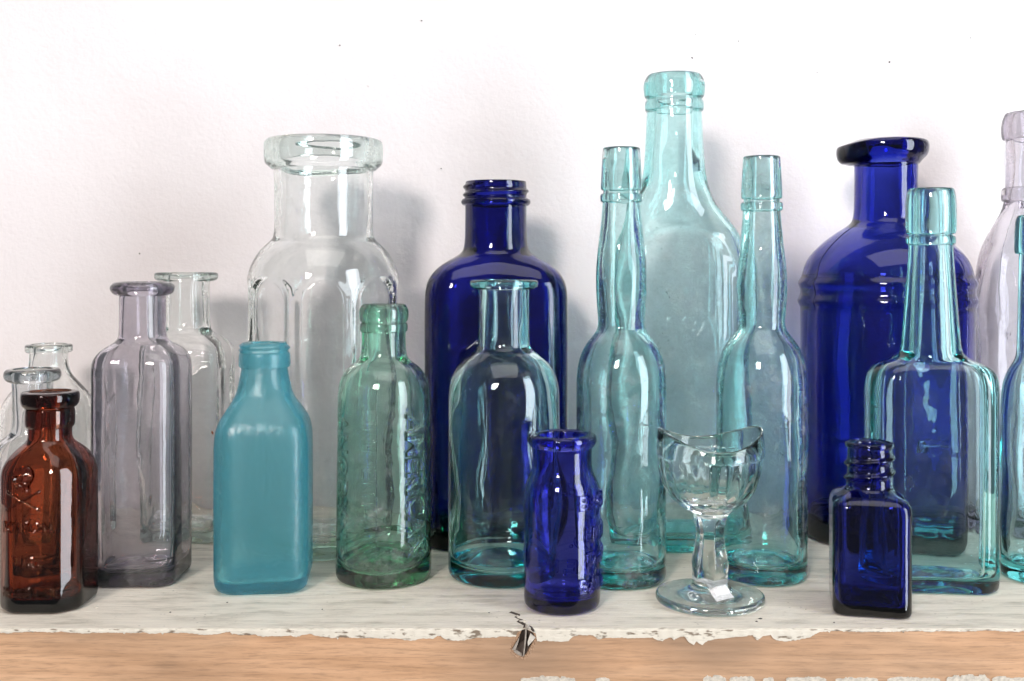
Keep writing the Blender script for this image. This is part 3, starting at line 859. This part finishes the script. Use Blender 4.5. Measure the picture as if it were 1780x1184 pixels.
# ---- tall cobalt bottle
Co = bottle('cobalt_bottle', 'tall flat-fronted cobalt blue bottle with threaded mouth', 'bottle', None, 862, 452,
            [(930, 121, 1), (800, 122, 1), (640, 122.5, 1), (530, 122.5, 1), (498, 121, 1), (478, 113, .95), (462, 98, .8), (450, 78, .5), (441, 62, .2), (432, 56, 0), (415, 54, 0), (380, 53.5, 0), (350, 53.5, 0), (335, 53.5, 0), (316, 53, 0)],
            M_COBALT, s_rrect(0.76, .42), 0.03, neck_from=9, t=3.0, tb=6, seed=71, bore=.74, thread=(341, 323, 1.3, 1.0, .9, 2.4))
applied_ring(Co, 'collar', [(358, 55), (356, 59), (351, 61), (347, 59), (345, 55.5)])

# ---- clear aqua-tinted bottle in front of it
K = bottle('flanged_bottle', 'clear pale aqua bottle with wide thin flanged lip before the tall cobalt one', 'bottle', None, 876, 400,
           [(985, 97, 0), (900, 96.5, 0), (780, 96.5, 0), (700, 96.5, 0), (670, 95, 0), (648, 89, 0), (630, 77, 0), (617, 62, 0), (608, 50, 0), (600, 45, 0), (580, 44, 0), (540, 43.5, 0), (510, 44, 0), (500, 44, 0), (488, 44, 0)],
           M_AQUA2, neck_from=9, t=2.1, tb=5.0, bore=.74, kick=4, seed=81)
applied_ring(K, 'lip', [(503, 47), (501, 56), (496, 59.5), (489, 59.5), (486, 55)])

# ---- small bright cobalt bottle with lettering
S = bottle('embossed_bottle', 'small round bright cobalt bottle with raised lettering and rolled lip', 'bottle', None, 977, 363,
           [(1045, 66.5, 0), (1000, 67, 0), (930, 67, 0), (880, 67, 0), (855, 66.5, 0), (838, 63, 0), (824, 56, 0), (814, 52.5, 0), (800, 51.5, 0), (785, 52, 0), (775, 53, 0), (765, 54, 0), (754, 54, 0)],
           M_COBALT2, neck_from=7, t=1.7, tb=3.4, bore=.80, kick=2, seed=91)
applied_ring(S, 'lip', [(776, 55), (773, 57), (767, 60.5), (759, 60.5), (754, 57)])
fs = S.front
for y, tx, off, sz in [(878, 'BROMO-SELTZER', .42, 6.6), (932, 'EMERSON', .58, 6.2), (974, 'DRUG CO.', .62, 6.2), (1022, 'BALTIMORE, MD.', .42, 6.2)]:
    lettering(S, tx, sz, fs + off, y, depth=.30, bev=.18, left=True, spacing=1.0, bold=.05)

# ---- slim aqua bottles
def slim(label, cx, D, dx, seed, yo=0, kx=1.0):
    q = lambda y: y + yo
    b = bottle('slim_bottle', label, 'bottle', 'slim long-necked aqua bottles', cx, D,
               [(1000 + yo * .2, 78 * kx, 0), (900, 77.5 * kx, 0), (780, 78 * kx, 0), (690, 78.5 * kx, 0), (650, 78 * kx, 0), (622, 73 * kx, 0), (600, 63 * kx, 0), (584, 50 * kx, 0), (572, 41.5 * kx, 0), (560, 40, 0), (530, 42.5, 0), (490 + yo, 44.5, 0), (450 + yo, 43, 0), (410 + yo, 38, 0),
                (370 + yo, 34, 0), (350 + yo, 32.5, 0), (325 + yo, 31, 0), (290 + yo, 30, 0), (259 + yo, 29.5, 0)],
               M_AQUA, neck_from=9, t=2.5, tb=6.0, bore=.70, kick=3, seed=seed, warp=.75)
    applied_ring(b, 'collar', [(352 + yo, 34), (350 + yo, 36.5), (344 + yo, 37), (338 + yo, 36.5), (337 + yo, 34)])
    applied_ring(b, 'lip', [(331 + yo, 34), (329 + yo, 36), (318 + yo, 36), (285 + yo, 34), (260 + yo, 32.6), (257.5 + yo, 31)])
    return b
SA = slim('slim aqua bottle with long bulging neck, beside the little cobalt bottle', 1080, 394, 0, 101)
SB = slim('slim aqua bottle with long bulging neck, standing behind the eye cup', 1324, 398, 0, 113, yo=15, kx=1.02)

# ---- tall aqua flask
FD = 444
def flaskpanel(th, z, r):
    x = r * np.cos(th); y = r * np.sin(th)
    zc = zpx(500, FD); Rr = 25.0
    dist = np.where(z > zc, np.sqrt(x ** 2 + (z - zc) ** 2) - Rr, np.abs(x) - Rr)
    m = 1 / (1 + np.exp(np.clip(dist * 2.2, -40, 40)))
    return -1.0 * m * (np.abs(np.sin(th)) ** 2) * (z > 12) + 0.55 * np.exp(-((dist + 0.2) / 1.1) ** 2) * np.abs(np.sin(th)) * (z > 12)
FL = bottle('tall_flask', 'tall milky aqua flask with arched front panel, tallest on the shelf', 'flask', None, 1172, FD,
            [(930, 124, 1), (800, 125, 1), (640, 126, 1), (520, 126, 1), (475, 126, 1), (445, 124, 1), (422, 119, 1), (404, 111, .97), (387, 98, .9), (371, 84, .7), (353, 71, .45), (332, 62, .25), (308, 56, .1), (285, 53, 0), (240, 50, 0), (205, 48.5, 0), (190, 47, 0), (170, 46, 0), (150, 45, 0), (133, 44, 0)],
            M_FLASK, s_super(.60, 2.6), 0.0, neck_from=12, t=2.8, tb=6, bore=.72, seed=121, outer_fn=flaskpanel, n=192)
applied_ring(FL, 'collar', [(194, 49), (192, 51), (184, 51.5), (177, 51), (175, 49)])
applied_ring(FL, 'lip', [(172, 49), (168, 52), (158, 54), (146, 54), (136, 50), (131, 46)])

# ---- glass eye cup: bowl, stem and foot share their edges
ED = 368
def eye_cup():
    x = xpx(1234, ED); phi = math.atan2(x, ED); k = ED / F * math.cos(phi)
    root = thing('eye_cup', 'small colourless glass eye cup with dipped rim, ribbed bowl and round foot', 'eye cup', x, ED)
    n = 192; th = np.linspace(0, 2 * math.pi, n, endpoint=False)
    oc = s_poly(12, 0.2, 60.0)(th); oc6 = s_poly(6, 0.1, 40.0)(th)
    flute = 1 + 0.010 * np.cos(16 * th)
    def rg(y, hw, f=0.0, fl=0.0, z=None):
        zz = zpx(y, ED) if z is None else z
        return np.concatenate([np.full(n, zz), hw * k * ((1 - f) * 1.0 + f * oc) * ((1 - fl) + fl * flute)])
    sad = np.cos(2 * (th - 0.05)); 
    def rim(y, hw, amp):
        r = rg(y, hw); r[:n] += amp * np.sign(sad) * np.abs(sad) ** 1.0; return r
    foot = [rg(0, 3, z=0.7), rg(0, 60, z=0.6), rg(0, 86, z=.15), rg(0, 92, z=.15), rg(0, 95.5, z=.9), rg(0, 95.5, z=2.1), rg(0, 93.5, z=2.7), rg(0, 84, z=3.0), rg(0, 60, z=3.5), rg(0, 40, z=4.3), rg(0, 33, z=5.2), rg(0, 31.0, z=6.6)]
    zf = 7.0
    foot_end = foot[-1]
    hexf = (oc6 - 1)
    def sg(y, hw, f):
        r = rg(y, hw); r[n:] *= (1 + f * hexf); return r
    stem = [foot_end, sg(990, 30, .6), sg(975, 29.5, 1), sg(955, 25, 1), sg(935, 22, 1), sg(918, 22.5, 1), sg(905, 25, .9), sg(895, 29, .6)]
    joint = rg(888, 36)
    stem.append(joint)
    bowl = [joint, rg(882, 48, .3, .3), rg(868, 65, .5, .8), rg(850, 78, .7, 1), rg(828, 86, .7, 1), rg(808, 90, .6, 1), rg(796, 91, .4, 1), rg(793, 91.5, .2, .5), rg(791, 94.5), rg(788, 95), rg(778, 95)]
    bowl += [rim(770, 94, 1.4), rim(760, 92.5, 2.7), rim(757, 91, 2.9), rim(757, 88.5, 2.9), rim(760, 87, 2.7), rim(776, 86, 1.4), rg(795, 85), rg(815, 82.5), rg(840, 73), rg(860, 58), rg(872, 38), rg(876, 18), rg(877, 1)]
    def split(seq, name, fn=None):
        s = chaikin(densify(chaikin(seq, 2), 2.0), 1)
        return s
    chain_f = split(foot, 'foot'); chain_s = split(stem, 'stem'); chain_b = split(bowl, 'bowl')
    for nm, ch, c0, c1 in (('foot', chain_f, True, False), ('stem', chain_s, False, False), ('bowl', chain_b, False, True)):
        V, Fc = loft(ch[:, :n], ch[:, n:], th, cap0=c0, cap1=c1)
        mesh_obj(nm, V, Fc, M_EYE, root)
    # paper sticker lying on the foot
    pts = [(1213, 1019), (1245, 1015), (1276, 1040), (1246, 1046)]
    q = []
    for a, b in pts:
        # drop onto the sloping foot at about 4 mm
        v = (CY - b) / F; t = (CAMH - 3.6) / (math.sin(PITCH) - v * math.cos(PITCH))
        q.append(((a - CX) / F * t - x, t * (math.cos(PITCH) + v * math.sin(PITCH)) - ED))
    nn = 6; V, Fc = [], []
    fz_ = lambda r: np.interp(r, [c * k for c in (31, 33, 40, 60, 84, 93)], [6.6, 5.2, 4.3, 3.5, 3.0, 2.7])
    for lay in (0.16, 0.30):
        for j in range(nn + 1):
            for i in range(nn + 1):
                s, t = i / nn, j / nn
                X = (1 - s) * (1 - t) * q[0][0] + s * (1 - t) * q[1][0] + s * t * q[2][0] + (1 - s) * t * q[3][0]
                Y = (1 - s) * (1 - t) * q[0][1] + s * (1 - t) * q[1][1] + s * t * q[2][1] + (1 - s) * t * q[3][1]
                V.append((X, Y, fz_(math.hypot(X, Y)) + lay))
    m = (nn + 1) ** 2
    for j in range(nn):
        for i in range(nn):
            a = j * (nn + 1) + i
            Fc.append((a, a + nn + 1, a + nn + 2, a + 1)); Fc.append((m + a, m + a + 1, m + a + nn + 2, m + a + nn + 1))
    mesh_obj('paper_sticker', V, Fc, M_PAPER, root, smooth=False)
    print('eye cup x %.0f' % x)
eye_cup()

# ---- big dark blue bottle with a pouring lip
BD = 457
def bands(th, z, r):
    out = 0
    for y in (492, 523):
        out = out + 1.25 * np.exp(-((z - zpx(y, BD)) / 2.0) ** 2)
    for y in (735, 757):
        out = out + 0.5 * np.exp(-((z - zpx(y, BD)) / 0.9) ** 2)
    return out
BB = bottle('pouring_bottle', 'large cobalt blue bottle with spouted pouring lip and two raised bands', 'bottle', None, 1540, BD,
            [(935, 151, 0), (850, 152, 0), (740, 152, 0), (640, 152, 0), (560, 152.5, 0), (520, 153, 0), (480, 151, 0), (455, 143, 0), (435, 128, 0), (418, 108, 0), (404, 88, 0), (394, 70, 0), (385, 60, 0), (370, 57, 0), (340, 56.5, 0), (310, 56, 0), (285, 56, 0), (262, 56, 0), (250, 56, 0)],
            M_COBALT3, neck_from=12, t=2.8, tb=6, bore=.78, kick=4, seed=131, outer_fn=bands)
def spout(th, z, r, rin):
    d = np.angle(np.exp(1j * (th - math.pi * 1.02)))
    s = np.exp(-(d / 0.62) ** 2)
    zt = z.max(); zb = z.min()
    f = np.clip((r - rin) / 4.2, 0, 1.3)
    g = np.clip(f * 1.7, 0, 1)
    r2 = r + s * g * 3.6
    z2 = z - s * g * 1.9 - 0.3 * g * np.exp(-(d / 1.1) ** 2)
    return z2, r2
applied_ring(BB, 'lip', [(286, 58.5), (279, 63), (272, 72), (262, 75), (252, 75), (246, 72), (244, 62)], fn=spout, n=128)
seam(BB, 540, 385, BB.front - math.asin(.78), 0.20, mat=M_SEAM)  # seam coloured dark to stand for its reflection
fb = BB.front
lettering(BB, 'A F', 7.0, fb + .33, 777, depth=.25, bev=.12, spacing=1.6)
lettering(BB, 'C', 8.0, fb + .33, 842, depth=.25, bev=.12)

# ---- square-shouldered aqua bottle, right
def sqpanel(th, z, r):
    d = np.abs(np.angle(np.exp(1j * (th + math.pi / 2))))
    return 0
Q = bottle('flat_bottle', 'flat rectangular aqua bottle with long ringed neck before the big cobalt bottle', 'bottle', None, 1618, 385,
           [(1000, 117.5, 1), (900, 117.5, 1), (780, 118, 1), (700, 118, 1), (668, 117.5, 1), (648, 113, 1), (636, 102, 1), (628, 84, .9), (622, 67, .5), (614, 56, .1), (600, 52.5, 0), (560, 49, 0), (510, 45, 0), (460, 41, 0), (430, 39, 0), (400, 38, 0), (360, 37.5, 0), (330, 37, 0)],
           M_AQUA2, s_cham(.52, .24), -0.10, neck_from=9, t=3.2, tb=4.5, bore=.62, kick=2.5, seed=141, warp=.22)
applied_ring(Q, 'collar', [(426, 41), (424, 43.5), (418, 44), (412, 43.5), (410, 41)])
applied_ring(Q, 'lip', [(407, 41), (405, 44), (395, 45), (360, 45), (335, 43), (328, 39)])

# ---- small dark cobalt square bottle
Z = bottle('screw_neck_bottle', 'small square dark cobalt bottle with screw-threaded neck', 'bottle', None, 1511, 361,
           [(1040, 72, 1), (980, 72, 1), (920, 72, 1), (895, 72.5, 1), (878, 72.5, 1), (867, 70, 1), (859, 62, .95), (852, 50, .6), (846, 41, 0), (835, 39, 0), (810, 38.5, 0), (790, 38.5, 0), (770, 38, 0)],
           M_COBALT, s_rrect(1.0, .34), -0.22, neck_from=8, t=2.0, tb=3.2, bore=.72, seed=151, corner=1.6, thread=(836, 786, 2.0, 1.25, .9, 1.4))
applied_ring(Z, 'lip', [(778, 40), (776, 42.5), (771, 43), (768, 41)])

# ---- lilac bottle and aqua bottle at the end of the row
L = bottle('tall_bottle', 'tall pale lilac bottle cut off by the edge, behind the last aqua one', 'bottle', None, 1796, 466,
           [(930, 104, 0), (800, 105, 0), (640, 105, 0), (520, 105, 0), (470, 103, 0), (435, 95, 0), (410, 83, 0), (390, 71, 0), (372, 60, 0), (358, 54, 0), (345, 51.5, 0), (320, 50, 0), (280, 49, 0), (240, 48.5, 0), (215, 48, 0), (200, 47, 0)],
           M_PINK, neck_from=9, t=2.6, tb=6, seed=161, bore=.7)
applied_ring(L, 'collar', [(350, 55), (347, 57.5), (336, 57.5), (328, 56), (326, 53)])
applied_ring(L, 'lip', [(243, 52), (240, 56), (226, 57.5), (210, 56), (198, 51), (196, 49)])
seam(L, 540, 360, L.front - math.asin(.55), 0.16)
lettering(L, 'P', 4.2, L.front - math.asin(.40), 584, depth=.2, bev=.1)
E = bottle('slim_bottle', 'last aqua bottle in the row, mostly cut off by the edge', 'bottle', None, 1808, 395,
           [(990, 71, 0), (900, 71, 0), (780, 71, 0), (700, 70.5, 0), (670, 67, 0), (652, 61, 0), (638, 53, 0), (626, 45, 0), (612, 41.5, 0), (560, 40, 0), (500, 38.5, 0), (450, 37.5, 0), (430, 37, 0), (400, 36.5, 0), (377, 36, 0)],
           M_AQUA2, neck_from=8, t=2.6, tb=6, bore=.66, seed=171, warp=.8)
applied_ring(E, 'lip', [(442, 40), (440, 46), (420, 46), (390, 45), (377, 42), (374, 39)])

# small rusty fleck stuck on the panelled bottle
blob('rust_fleck', ((xpx(370, 436) - Cc.x), 436 - 458 - .6, zpx(752, 436)), .4, .2, .9, M_RUST, Cc.root, 5, .5)
